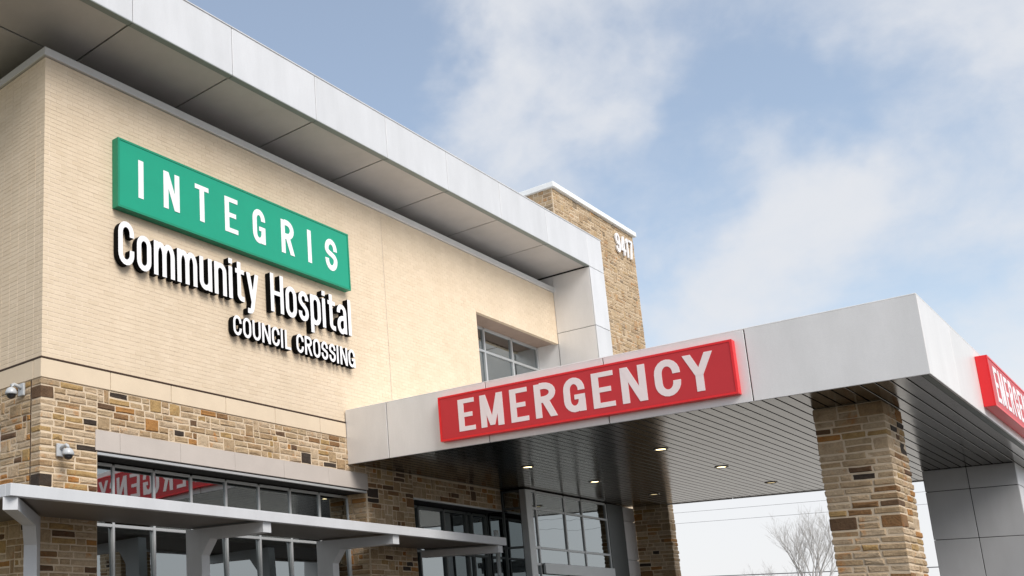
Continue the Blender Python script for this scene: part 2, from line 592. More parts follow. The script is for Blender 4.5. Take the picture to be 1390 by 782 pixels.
def score(b):
    c = ((b[0] + b[1]) / 2, (b[2] + b[3]) / 2, (b[4] + b[5]) / 2)
    x, y, z = campix(c)
    if not seen(c, 0): return 1e9
    # hide those behind the hospital sign
    return z


bricks.sort(key=score)
shared = {}
for b in bricks[:300]:
    dx, dy, dz = b[1] - b[0], b[3] - b[2], b[5] - b[4]
    key = (round(dx, 2), round(dy, 2), round(dz, 3))
    if key not in shared:
        m = MB(); m.bbox(-dx / 2, dx / 2, -dy / 2, dy / 2, 0, dz, .003)
        o = m.build('brick', M_brick)
        shared[key] = o.data
        COL.objects.unlink(o); bpy.data.objects.remove(o)
    place(bpy.data.objects.new('brick', shared[key]), ((b[0] + b[1]) / 2, (b[2] + b[3]) / 2, b[4]), brick_wall)
m = MB()
for b in bricks[300:]:
    x0, x1, y0, y1, z0, z1 = b
    m.add([(x0, y0, z0), (x1, y0, z0), (x1, y1, z0), (x0, y1, z0), (x0, y0, z1), (x1, y0, z1), (x1, y1, z1), (x0, y1, z1)],
          [(0, 3, 2, 1), (4, 5, 6, 7), (0, 1, 5, 4), (1, 2, 6, 5), (3, 0, 4, 7)])
tag(m.build('bricks', M_brick, brick_wall, fix=False), kind='stuff')
boxo('control_joint', (8.441, 8.457, .003, .05, BB, BT), mat_plain('sealant', (.50, .41, .30), .8), brick_wall)

# --- coping on the parapet
cope = MB()
cope.bbox(-.045, XE, -.045, .34, 9.878, 10.008, .006)
cope.bbox(-.045, .34, .341, DEPTH, 9.878, 10.008, .006)
coping = cope.build('coping', M_coping, bld)
boxo('parapet_back_wall', (.9, 17.0, .9, 1.1, 9.3, 10.36), M_pier, bld)

# --- limestone band under the brick, with a dark metal strip above it standing in for the brick's shadow line
boxo('shadow_flashing', (-.034, 6.86, -.034, .12, 5.263, 5.287), M_strip, bld)
boxo('shadow_flashing', (-.034, .12, .121, DEPTH, 5.263, 5.287), M_strip, bld)
band = boxo('limestone_band', (.01, 12.0, .01, .2, 5.0, 5.262), M_mortar_b, bld)
x = 0.0
while x < 6.8:
    w = min(1.22, 6.86 - x)
    boxo('band_block', (x - (.030 if x == 0 else -.004), x + w - .004, -.030, .15, 4.992, 5.260), M_lime, band, .006)
    x += w
y = .152
while y < DEPTH:
    w = min(1.22, DEPTH - y)
    boxo('band_block', (-.030, .15, y + .004, y + w - .004, 4.992, 5.260), M_lime, band, .006)
    y += w

# ------------------------------------------------------------------ rubble stonework
HU = .0945


def fill_rect(rnd, w, hgt, minw=.11, maxw=.42):
    """irregular coursed ashlar filling w by hgt; returns rectangles (u0,u1,v0,v1)"""
    rows = max(1, round(hgt / HU)); hu = hgt / rows
    res = .02
    n = max(1, int(round(w / res))); res = w / n
    occ = [[False] * n for _ in range(rows)]
    out = []
    mw = max(1, int(minw / res))
    for r in range(rows):
        c = 0
        while c < n:
            if occ[r][c]: c += 1; continue
            run = 0
            while c + run < n and not occ[r][c + run]: run += 1
            q = rnd.random()
            tall = 1
            if q < .22 and r + 1 < rows: tall = 2
            wd = rnd.uniform(minw, maxw) * (.72 if tall == 2 else 1.0)
            k_ = max(mw, int(wd / res))
            if run - k_ < mw: k_ = run if run <= maxw * 1.25 / res else run // 2
            if tall == 2 and any(occ[r + 1][c:c + k_]): tall = 1
            for rr in range(r, r + tall):
                for cc in range(c, c + k_): occ[rr][cc] = True
            out.append((c * res, (c + k_) * res, r * hu, (r + tall) * hu))
            c += k_
    return out


def stone_geo(rnd, rect, jo=.0085):
    u0, u1, v0, v1 = rect
    j = lambda a: rnd.uniform(-a, a)
    u0 += jo + rnd.uniform(0, .004); u1 -= jo + rnd.uniform(0, .004)
    v0 += jo * .8 + rnd.uniform(0, .005); v1 -= jo * .8 + rnd.uniform(0, .005)
    d = rnd.uniform(.016, .030)
    w, hg = u1 - u0, v1 - v0
    # outer ring of eight, wobbling; inner raised ring of eight; middle point
    sl0, sl1 = j(.006), j(.006)
    ring = [(u0 + j(.004), v0 + j(.004)), (u0 + w * .5 + j(.01), v0 + j(.005)), (u1 + j(.004), v0 + sl0),
            (u1 + j(.004), v0 + hg * .5), (u1 + j(.004), v1 + sl1), (u0 + w * .5 + j(.01), v1 + j(.005)), (u0 + j(.004), v1 + j(.004)), (u0 + j(.004), v0 + hg * .5)]
    cu, cv = (u0 + u1) / 2, (v0 + v1) / 2
    bw = min(.014, w * .2); bh = min(.012, hg * .2)
    inner = [(a + (bw if a < cu - .02 else -bw if a > cu + .02 else 0), b + (bh if b < cv - .01 else -bh if b > cv + .01 else 0)) for a, b in ring]
    V = [(a, b, -.012) for a, b in ring] + [(a, b, d * .62 + j(.002)) for a, b in ring] + [(a, b, d + j(.005)) for a, b in inner] + [(cu + j(.02), cv, d + j(.007))]
    F = []
    for k_ in range(8):
        n_ = (k_ + 1) % 8
        F.append((k_, n_, 8 + n_, 8 + k_)); F.append((8 + k_, 8 + n_, 16 + n_, 16 + k_)); F.append((16 + k_, 16 + n_, 24))
    return V, F


def quoin_geo(rnd, wx, wy, v0, v1):
    """corner stone: front length wx along +X, return wy along +Y, both faces rough"""
    j = lambda a: rnd.uniform(-a, a)
    d = rnd.uniform(.015, .028); d2 = rnd.uniform(.015, .028)
    v0 += .010; v1 -= .010; wx -= .010; wy -= .010
    m = MB(); m.bbox(-d2, wx, -d, wy, v0, v1, .010)
    V = [(p[0] + j(.005), p[1] + j(.005), p[2] + j(.004)) for p in m.v]
    return V, m.f


class Stones:
    def __init__(s): s.items = []

    def wall(s, rnd, org, ud, nd, w, hgt, skip=None):
        org, ud, nd = Vector(org), Vector(ud), Vector(nd)
        for rc in fill_rect(rnd, w, hgt):
            V, F = stone_geo(rnd, rc)
            P = [org + ud * a + Vector((0, 0, 1)) * b + nd * c for a, b, c in V]
            if ud.cross(Vector((0, 0, 1))).dot(nd) < 0: F = [f[::-1] for f in F]
            s.items.append((P, F))

    def add(s, V, F): s.items.append(([Vector(p) for p in V], F))

    def finish(s, parent, limit, mat=None):
        mat = mat or M_stone
        def sc(it):
            c = sum(it[0], Vector()) / len(it[0])
            if not seen(c, 0): return 1e9
            return campix(c)[2]
        s.items.sort(key=sc)
        rest = MB()
        for i, (P, F) in enumerate(s.items):
            c = sum(P, Vector()) / len(P)
            if i < limit and seen(c, 8):
                m = MB(); m.add(P, F); m.build('stone', mat, parent, fix=False)
            else:
                rest.add(P, F)
        if rest.v:
            tag(rest.build('stones', mat, parent, fix=False), kind='stuff')


rs = random.Random(5)
mort = MB()
mort.box(-.012, .98, -.012, .36, 0, 4.99)
mort.box(.98, 7.42, -.012, .30, 4.385, 4.99)
mort.box(7.42, 8.95, -.012, .60, 0, 4.99)
mort.box(8.95, 12.36, -.012, .30, 4.07, 4.99)
mort.box(-.012, .36, .36, .95, 0, 4.99)
mort.box(-.012, .36, .95, 3.4, 4.385, 4.99)
mort.box(-.012, .36, 3.4, DEPTH, 0, 4.99)
stone_wall = mort.build('stone_wall', M_mortar_s, bld)
ST = Stones()
vy = 0.0
rows = int(round(4.985 / HU)); hu = 4.985 / rows
r = 0
while r < rows:
    tall = 2 if (rs.random() < .2 and r + 1 < rows) else 1
    wx = rs.uniform(.13, .34)
    V, F = quoin_geo(rs, wx, .205, r * hu, (r + tall) * hu)
    ST.add(V, F)
    # the stones beside it up to the window, row by row (only left pier, 0 .. 0.98)
    for k_ in range(tall):
        u = wx
        while u < .975:
            w = rs.uniform(.16, .44)
            if .98 - (u + w) < .13: w = .98 - u
            V, F = stone_geo(rs, (u, u + w, (r + k_) * hu, (r + k_ + 1) * hu))
            ST.add([(a, -c, b) for a, b, c in V], F)
            u += w
    r += tall
ST.wall(rs, (.98, 0, 4.385), (1, 0, 0), (0, -1, 0), 6.44, .60)
ST.wall(rs, (7.42, 0, 0), (1, 0, 0), (0, -1, 0), 1.53, 4.985)
ST.wall(rs, (8.95, 0, 4.075), (1, 0, 0), (0, -1, 0), 3.40, .42)
ST.wall(rs, (7.42, .59, 0), (0, -1, 0), (-1, 0, 0), .58, 4.985)          # reveal beside the shopfront glazing
ST.wall(rs, (0, .95, 0), (0, -1, 0), (-1, 0, 0), .735, 4.985)            # left wall pier
ST.wall(rs, (0, 3.4, 4.385), (0, -1, 0), (-1, 0, 0), 2.45, .60)
ST.wall(rs, (0, 9.4, 0), (0, -1, 0), (-1, 0, 0), 6.0, 4.985)
ST.finish(stone_wall, 300)
boxo('sealant_joint', (-.022, .02, .206, .214, 0, 4.985), M_strip, stone_wall)

# --- cast stone lintel over the glazing
lint = boxo('lintel', (.95, 7.40, .0, .34, 4.085, 4.375), M_mortar_s, bld)
x = .935
for w in [.46] + [1.22] * 5:
    x1 = min(x + w, 7.44)
    boxo('lintel_block', (x + .002, x1 - .002, -.034, .30, 4.080, 4.378), M_lintel, lint, .004)
    x = x1
boxo('lintel_gap', (.98, 7.42, -.004, .28, 4.062, 4.079), M_dark, lint)
boxo('lintel_trim', (.985, 7.415, -.016, .03, 4.022, 4.061), M_frame, lint, .003)
boxo('recess_ceiling', (.985, 7.415, .031, .44, 4.03, 4.061), M_dark, lint)
lint2 = boxo('lintel', (0, .34, .955, 3.395, 4.085, 4.375), M_mortar_s, bld)
boxo('lintel_block', (-.024, .30, .94, 2.16, 4.080, 4.378), M_lintel, lint2, .004)
boxo('lintel_block', (-.024, .30, 2.164, 3.42, 4.080, 4.378), M_lintel, lint2, .004)
boxo('lintel_trim', (-.016, .03, .985, 3.38, 4.022, 4.061), M_frame, lint2, .003)
boxo('lintel_trim', (8.93, 12.33, -.035, .03, 4.035, 4.066), M_frame, bld, .003)
boxo('recess_ceiling', (8.96, 12.33, .031, .44, 4.03, 4.064), M_dark, bld)


# ------------------------------------------------------------------ glazing
def glazing(name, xs, zs, y, depth, fr_mat, parent, bar=.05, glass=None, tilt=.35, axis='x', lean=0.0):
    """mullions at xs, rails at zs (centres); every pane its own mesh, a little out of true"""
    rg = random.Random(int(abs(xs[0] * 1000)) + 3)
    g = bpy.data.objects.new(name, None); g.empty_display_size = .1
    place(g, (xs[0], y, zs[0]) if axis == 'x' else (y, xs[0], zs[0]), parent)

    def T(a, b, c0, c1, d0, d1):
        return (a, b, c0, c1, d0, d1) if axis == 'x' else (c0, c1, min(a, b), max(a, b), d0, d1)
    for x_ in xs:
        boxo('mullion', T(x_ - bar / 2, x_ + bar / 2, y - depth / 2, y + depth / 2, zs[0], zs[-1]), fr_mat, g, .003)
    for z_ in zs:
        for a, b in zip(xs[:-1], xs[1:]):
            lo, hi = min(a, b), max(a, b)
            boxo('rail', T(lo + bar / 2 + .001, hi - bar / 2 - .001, y - depth / 2 + .004, y + depth / 2 - .004, z_ - bar / 2, z_ + bar / 2), fr_mat, g, .003)
    for a, b in zip(xs[:-1], xs[1:]):
        lo, hi = min(a, b), max(a, b)
        for za, zb in zip(zs[:-1], zs[1:]):
            p = MB()
            p.box(*((lo, hi, -.006, .006, za, zb)))
            cx, cz = (lo + hi) / 2, (za + zb) / 2
            o = MB()
            ry, rx = R(rg.uniform(-tilt, tilt)), R(rg.uniform(-tilt, tilt) * .5 + lean)
            V = []
            for q in p.v:
                du, dz = q[0] - cx, q[2] - cz
                n_ = q[1] + du * math.sin(ry) + dz * math.sin(rx)
                V.append((q[0], y + n_, q[2]) if axis == 'x' else (y + n_, q[0], q[2]))
            o.add(V, p.f)
            o.build('pane', glass or M_glass, g)
    return g


glazing('window', [.78, 1.635, 2.455, 3.262, 4.07, 4.885, 5.71, 6.535, 7.395], [.06, 3.09, 3.985], .42, .05, M_frame, bld, .045, lean=1.25)
glazing('window', [3.38, 2.5, 1.72, .97], [.06, 3.09, 3.985], .30, .10, M_frame, bld, axis='y')
glazing('window', [8.96, 9.70, 10.66, 11.56, 11.78, 12.36], [.06, 3.09, 3.985], .42, .10, M_framed, bld)
glazing('window', [12.03, 13.29, 14.62, 15.94], [6.40, 7.955, 8.52], .58, .09, M_frame, bld, .055, M_glass2)
boxo('window_head', (12.0, XE - .002, .012, .64, 8.552, 8.563), M_head, bld)
boxo('window_sill', (12.0, XE - .002, -.03, .6, 6.30, 6.35), M_lime, bld)
# dark rooms behind the glass
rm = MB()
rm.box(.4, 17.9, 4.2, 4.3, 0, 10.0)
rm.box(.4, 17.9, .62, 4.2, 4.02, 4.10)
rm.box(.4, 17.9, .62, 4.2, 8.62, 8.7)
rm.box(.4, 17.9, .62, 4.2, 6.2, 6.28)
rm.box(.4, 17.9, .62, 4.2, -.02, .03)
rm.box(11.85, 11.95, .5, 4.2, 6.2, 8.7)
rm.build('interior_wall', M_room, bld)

# ------------------------------------------------------------------ roof overhang with its end fin
oh = bpy.data.objects.new('roof_overhang', None)
place(oh, (8, -.4, 10.33), bld)
SOF, FT, FY = 10.335, 11.19, -.97
seams = [.87 + 2.156 * i for i in range(-1, 7)] + [XE - .02]
XL = seams[0] - .02
G = .007
for a, b in zip(seams[:-1], seams[1:]):
    boxo('fascia_panel', (a + G, b - G, FY, FY + .03, SOF, FT), M_white, oh, .004)
    boxo('soffit_trim', (a + G, b - G, FY + .004, FY + .105, SOF - .012, SOF - .001), M_trim, oh)
    boxo('soffit_panel', (a + .016, b - .016, FY + .115, .40 - .016, SOF + .004, SOF + .03), M_soffit, oh)
    boxo('soffit_panel', (a + .016, b - .016, .40 + .016, 2.4, SOF + .004, SOF + .03), M_soffit, oh)
yy = .40
while yy < DEPTH - 2:
    boxo('fascia_panel', (XL, XL + .03, yy + G, yy + 2.156 - G, SOF, FT), M_white, oh, .004)
    if yy > .5:
        boxo('soffit_panel', (seams[0] + .05, .87 - G, yy + .25, yy + 2.40 - G, SOF + .004, SOF + .03), M_soffit, oh)
    yy += 2.156
boxo('fascia_panel', (XL, XL + .03, FY + .032, .40 - G, SOF, FT), M_white, oh, .004)
boxo('fascia_backing', (XL + .031, 16.70, FY + .031, DEPTH - 1, SOF + .035, FT - .02), M_dark, oh)
rc = MB(); rc.bbox(XL - .01, 16.80, FY - .012, DEPTH - 1, FT + .001, FT + .03, .006)
rc.build('roof_edge', M_white, oh)
# fin: front face and inner face in panels
XR = 16.783
zj = [4.6, 5.8, 7.3, 8.80, 10.315, FT]
for a, b in zip(zj[:-1], zj[1:]):
    boxo('fin_panel', (XE - .015, XR, FY, FY + .03, a + G, b - (G if b < FT else 0)), M_white, oh, .004)
    if b < 10.4:
        boxo('fin_side_panel', (XE - .015, XE + .015, FY + .034, -.012, a + G, b - G), M_silver, oh, .004)
        boxo('fin_side_panel', (XE - .005, XE + .015, -.004 if a > 8.7 else .002, .62, a + G, b - G), M_silver, oh)
    boxo('fin_outer_panel', (XR - .03, XR, FY + .034, .6, a + G, b - G), M_white, oh, .004)
boxo('fin_core', (XE + .02, XR - .035, FY + .035, .62, 4.6, 10.37), M_dark, oh)
boxo('fin_top_panel', (XE + .03, XR - .031, FY + .034, .6, SOF + .01, SOF + .03), M_soffit, oh)

# ------------------------------------------------------------------ vestibule beneath the emergency canopy
vs = glazing('vestibule', [12.90, 14.25, 15.13, 16.44], [.06, 2.90, 3.255, 4.095, 4.47], -.50, .06, M_frame, bld, .05, tilt=.5)
boxo('corner_post', (12.40, 12.66, -.56, -.42, 0, 4.49), M_frame, vs, .006)
boxo('pane', (12.66, 12.87, -.505, -.495, .05, 4.47), M_glass, vs)
for z_ in (2.90, 3.255, 4.095, 4.47):
    boxo('rail', (12.661, 12.871, -.546, -.454, z_ - .027, z_ + .027), M_frame, vs)
boxo('door_header', (12.93, 16.42, -.60, -.552, 2.70, 2.93), M_frame, vs, .004)
boxo('dark_wall', (16.47, 17.38, -.54, -.40, 0, 4.49), M_framed, vs)
glazing('vestibule_side', [-.42, .0, .40], [.06, 3.255, 4.095, 4.47], 12.45, .05, M_framed, bld, axis='y', glass=M_glass)
boxo('vestibule_head', (12.42, 17.38, -.45, .6, 4.48, 4.495), M_dark, bld)
for a, b in ((0, 1.2), (1.2, 2.2), (2.2, 3.18), (3.18, 4.135), (4.135, 4.49)):
    boxo('wall_panel', (17.392, 18.07, -.53, -.48, a + .006, b - .006), M_silver, bld, .004)
boxo('wall_panel_core', (17.385, 18.085, -.478, .2, 0, 4.49), M_dark, bld)

# ================================================================== stone tower
tw = empty('stone_tower', (19.5, .2, 0), 'tall stone stair tower with white coping behind the roof overhang', 'tower')
TX0, TX1, TY, TZ = 16.97, 22.15, .20, 13.13
boxo('tower_core', (TX0 - .012, TX1 + .012, TY - .012, TY + 6, 0, TZ), M_mortar_s, tw)
rt = random.Random(21)
TS = Stones()
HU = .11
TS.wall(rt, (TX0, TY, 5.2), (1, 0, 0), (0, -1, 0), TX1 - TX0, TZ - 5.2)
TS.wall(rt, (TX0, TY + 6, 9.4), (0, -1, 0), (-1, 0, 0), 6, TZ - 9.4)
TS.wall(rt, (TX1, TY, 5.2), (0, 1, 0), (1, 0, 0), 6, TZ - 5.2)
TS.finish(tw, 0, M_stone_t)
HU = .0945
boxo('coping', (TX0 - .10, TX1 + .10, TY - .10, TY + 6.1, TZ + .002, TZ + .15), M_cope_w, tw, .01)

# ================================================================== emergency canopy
ec = empty('emergency_canopy', (12.5, -4.2, 0), 'flat silver panelled canopy on stone columns over the emergency entrance', 'canopy')
EX0, EX1, EY1, EZ0, EZ1 = 6.87, 18.085, -8.412, 4.50, 5.49
yj = [-.012, -.90, -2.79, -4.68, -6.55, EY1]
for a, b in zip(yj[:-1], yj[1:]):
    boxo('fascia_panel', (EX0, EX0 + .03, b + (G if b > EY1 else 0), a - G, EZ0, EZ1), M_silver, ec, .004)
xj = [EX0 + .031] + [EX0 + 1.87 * i for i in range(1, 6)] + [EX1]
for a, b in zip(xj[:-1], xj[1:]):
    boxo('fascia_panel', (a + (G if a > 7 else 0), b - G, EY1, EY1 + .03, EZ0, EZ1), M_silver, ec, .004)
yj2 = [EY1 + .032, -6.55, -4.68, -2.79, -1.325]
for a, b in zip(yj2[:-1], yj2[1:]):
    boxo('fascia_panel', (EX1 - .03, EX1, a + G, b - G, EZ0, EZ1), M_silver, ec, .004)
boxo('roof_deck', (EX0 + .031, EX1 - .031, EY1 + .031, -.03, EZ0 + .06, EZ1 - .04), M_dark, ec)
boxo('roof_edge', (EX0 + .002, EX1 - .002, EY1 + .002, -.03, EZ1 + .001, EZ1 + .022), M_silver, ec, .004)
boxo('soffit_trim', (EX0 + .06, EX1 - .04, EY1 + .036, EY1 + .095, EZ0 + .004, EZ0 + .03), M_trim, ec)
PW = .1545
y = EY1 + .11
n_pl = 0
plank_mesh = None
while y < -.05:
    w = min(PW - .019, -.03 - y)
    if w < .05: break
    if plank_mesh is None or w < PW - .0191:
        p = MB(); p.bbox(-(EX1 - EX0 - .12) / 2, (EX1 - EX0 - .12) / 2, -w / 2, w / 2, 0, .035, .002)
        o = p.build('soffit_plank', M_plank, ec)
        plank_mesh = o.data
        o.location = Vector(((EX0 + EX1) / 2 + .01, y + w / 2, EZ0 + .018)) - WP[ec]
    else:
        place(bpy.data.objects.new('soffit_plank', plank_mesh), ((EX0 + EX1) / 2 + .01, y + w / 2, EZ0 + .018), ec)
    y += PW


def stone_column(x0, x1, y0, y1, ztop, parent, seed, limit, label):
    rr_ = random.Random(seed)
    c = boxo('column', (x0 - .012, x1 + .012, y0 - .012, y1 + .012, 0, ztop), M_mortar_s, parent)
    c['label'] = label
    S = Stones()
    n_rows = int(round(ztop / HU)); hh = ztop / n_rows
    corners = ((x0, y0, 1, 1), (x1, y0, -1, 1), (x0, y1, 1, -1), (x1, y1, -1, -1))
    r_ = 0
    while r_ < n_rows:
        tall = 2 if (rr_.random() < .18 and r_ + 1 < n_rows) else 1
        lens = []
        for cx, cy, sx_, sy_ in corners:
            lx, ly = rr_.uniform(.16, .36), rr_.uniform(.14, .30)
            V, F = quoin_geo(rr_, lx, ly, r_ * hh, (r_ + tall) * hh)
            if sx_ * sy_ < 0: F = [f[::-1] for f in F]
            S.add([(cx + sx_ * a, cy + sy_ * b, z_) for a, b, z_ in V], F)
            lens.append((lx, ly))
        for k_ in range(tall):
            va, vb = (r_ + k_) * hh, (r_ + k_ + 1) * hh
            for face in range(4):
                if face == 0: a, b = lens[0][1], (y1 - y0) - lens[2][1]
                elif face == 1: a, b = lens[1][1], (y1 - y0) - lens[3][1]
                elif face == 2: a, b = lens[0][0], (x1 - x0) - lens[1][0]
                else: a, b = lens[2][0], (x1 - x0) - lens[3][0]
                u = a
                while u < b - .01:
                    w = rr_.uniform(.16, .42)
                    if b - (u + w) < .12: w = b - u
                    V, F = stone_geo(rr_, (u, u + w, va, vb))
                    if face == 0: P = [(x0 - c_, y0 + a_, b_) for a_, b_, c_ in V]; F = [f[::-1] for f in F]
                    elif face == 1: P = [(x1 + c_, y0 + a_, b_) for a_, b_, c_ in V]
                    elif face == 2: P = [(x0 + a_, y0 - c_, b_) for a_, b_, c_ in V]
                    else: P = [(x0 + a_, y1 + c_, b_) for a_, b_, c_ in V]; F = [f[::-1] for f in F]
                    S.add(P, F)
                    u += w
        r_ += tall
    S.finish(c, limit)
    return c


stone_column(8.20, 9.20, -7.65, -6.90, 4.512, ec, 31, 170, 'square stone column near the front corner of the canopy')
stone_column(18.105, 18.40, -1.32, -.535, 5.30, ec, 32, 90, 'distant stone column beside the grey wall panel')
pier = boxo('metal_pier', (16.43, 18.04, -7.97, -6.66, 0, 4.515), M_dark, ec)
pier['label'] = 'grey panel clad pier under the far edge of the canopy'
for a, b in ((.0, 1.31), (1.31, 2.24), (2.24, 3.168), (3.168, 4.097), (4.097, 4.515)):
    for c, d in ((-8.0, -7.30), (-7.30, -6.63)):
        boxo('pier_panel', (16.40, 16.43, c + .006, d - .006, a + .006, b - .006), M_pier, pier, .003)
    boxo('pier_panel', (16.406, 18.07, -8.0, -7.971, a + .006, b - .006), M_pier, pier, .003)
    boxo('pier_panel', (16.406, 18.07, -6.659, -6.63, a + .006, b - .006), M_pier, pier, .003)
    boxo('pier_panel', (18.041, 18.07, -7.97, -6.66, a + .006, b - .006), M_pier, pier, .003)

# recessed lights
lights = [(9.83, -1.93, 'lit round soffit light, leftmost, in front of the dark wall windows'),
          (12.74, -1.90, 'lit round soffit light above the glazed vestibule corner'),
          (15.81, -1.89, 'dim round soffit light near the distant stone column'),
          (9.80, -4.29, 'lit round soffit light close under the right half of the long red sign'),
          (12.71, -4.28, 'lit round soffit light midway between the two stone columns'),
          (15.81, -4.22, 'faint round soffit light above the open side with the bare tree')]
for lx, ly, lab in lights:
    L_ = empty('recessed_light', (lx, ly, EZ0), lab, 'light', 'recessed lights in the canopy soffit')
    tr_ = MB(); tr_.lathe((lx, ly, EZ0 + .018), [(.085, .004), (.085, -.012), (.115, -.016), (.118, -.002), (.118, .006)], 24)
    tr_.build('trim_ring', M_plank, L_)
    ln_ = MB(); ln_.lathe((lx, ly, EZ0 + .016), [(.001, -.004), (.04, -.004), (.086, 0.0)], 24)
    ln_.build('lens', M_lamp if lx < 15 else M_lamp2, L_)

# ================================================================== entrance canopy on steel posts
en = empty('entrance_canopy', (3, -.8, 0), 'flat grey steel entrance canopy on bracket posts in front of the glazing', 'canopy')
NX0, NX1, NY, NZ0, NZ1 = -1.607, 9.29, -1.663, 3.046, 3.188
dk = MB()
dk.bbox(NX0, NX1, NY, NY + .10, NZ0, NZ1, .005)
dk.bbox(NX0, NX0 + .10, NY + .101, 7.0, NZ0, NZ1, .005)
dk.bbox(NX1 - .10, NX1, NY + .101, -.02, NZ0, NZ1, .005)
dk.build('edge_channel', M_canopy, en)
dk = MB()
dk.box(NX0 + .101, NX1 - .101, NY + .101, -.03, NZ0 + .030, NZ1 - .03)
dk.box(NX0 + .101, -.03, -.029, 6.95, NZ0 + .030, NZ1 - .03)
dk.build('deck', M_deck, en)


def bracket(px, py, dirx, diry, reach, label=None):
    """post with a haunch and an arm reaching out along (dirx, diry)"""
    d = Vector((dirx, diry)).normalized(); s_ = Vector((-d.y, d.x))
    w = .084
    zt, za = NZ0 - .003, NZ0 - .145
    prof = [(-.32, 0), (0, 0), (0, 2.655), (.17, 2.885), (reach, za), (reach, zt), (-.32, zt)]
    V = []
    for sgn in (-1, 1):
        for a, z_ in prof:
            p = Vector((px, py)) + d * a + s_ * (w * sgn)
            V.append((p.x, p.y, z_))
    n = len(prof)
    F = [tuple(range(n))[::-1], tuple(range(n, 2 * n))]
    for i in range(n):
        k_ = (i + 1) % n
        F.append((i, k_, n + k_, n + i))
    m = MB(); m.add(V, F)
    o = m.build('post', M_canopy, en)
    if label: o['label'] = label
    ft = MB()
    c0 = Vector((px, py)) - d * .16
    ft.bbox(c0.x - .24, c0.x + .24, c0.y - .24, c0.y + .24, 0.001, .03, .004)
    ft.build('base_plate', M_canopy, o)
    return o


bracket(-.40, -.36, -1, -1.06, 1.68, 'corner post with a diagonal bracket arm')
for bx in (2.72, 5.84):
    bracket(bx, -.41, 0, -1, 1.20)
boxo('arm', (9.07, 9.23, -1.61, -.02, NZ0 - .135, NZ0 - .003), M_canopy, en, .004)
for yy in (2.4, 5.2):
    bracket(-.40, yy, -1, 0, 1.18)
ds = MB(); ds.tube([(9.34, -1.45, 0), (9.34, -1.45, 3.02)], [.035, .035], 10)
ds.tube([(9.34, -1.45, 3.0), (9.34, -1.45, 3.34)], [.042, .042], 10)
ds.build('downspout', M_pvc, en)

# ================================================================== lettering: strokes of a condensed gothic
def arc(cx, cy, rx, ry, a0, a1, n=10):
    return [(cx + rx * math.cos(R(a0 + (a1 - a0) * i / n)), cy + ry * math.sin(R(a0 + (a1 - a0) * i / n))) for i in range(n + 1)]


def bez(p0, p1, p2, p3, n=12):
    o = []
    for i in range(n + 1):
        t_ = i / n; u = 1 - t_
        o.append(tuple(u ** 3 * p0[k_] + 3 * u * u * t_ * p1[k_] + 3 * u * t_ * t_ * p2[k_] + t_ ** 3 * p3[k_] for k_ in (0, 1)))
    return o


def rect(x0, y0, x1, y1): return ('p', [(x0, y0), (x1, y0), (x1, y1), (x0, y1)])


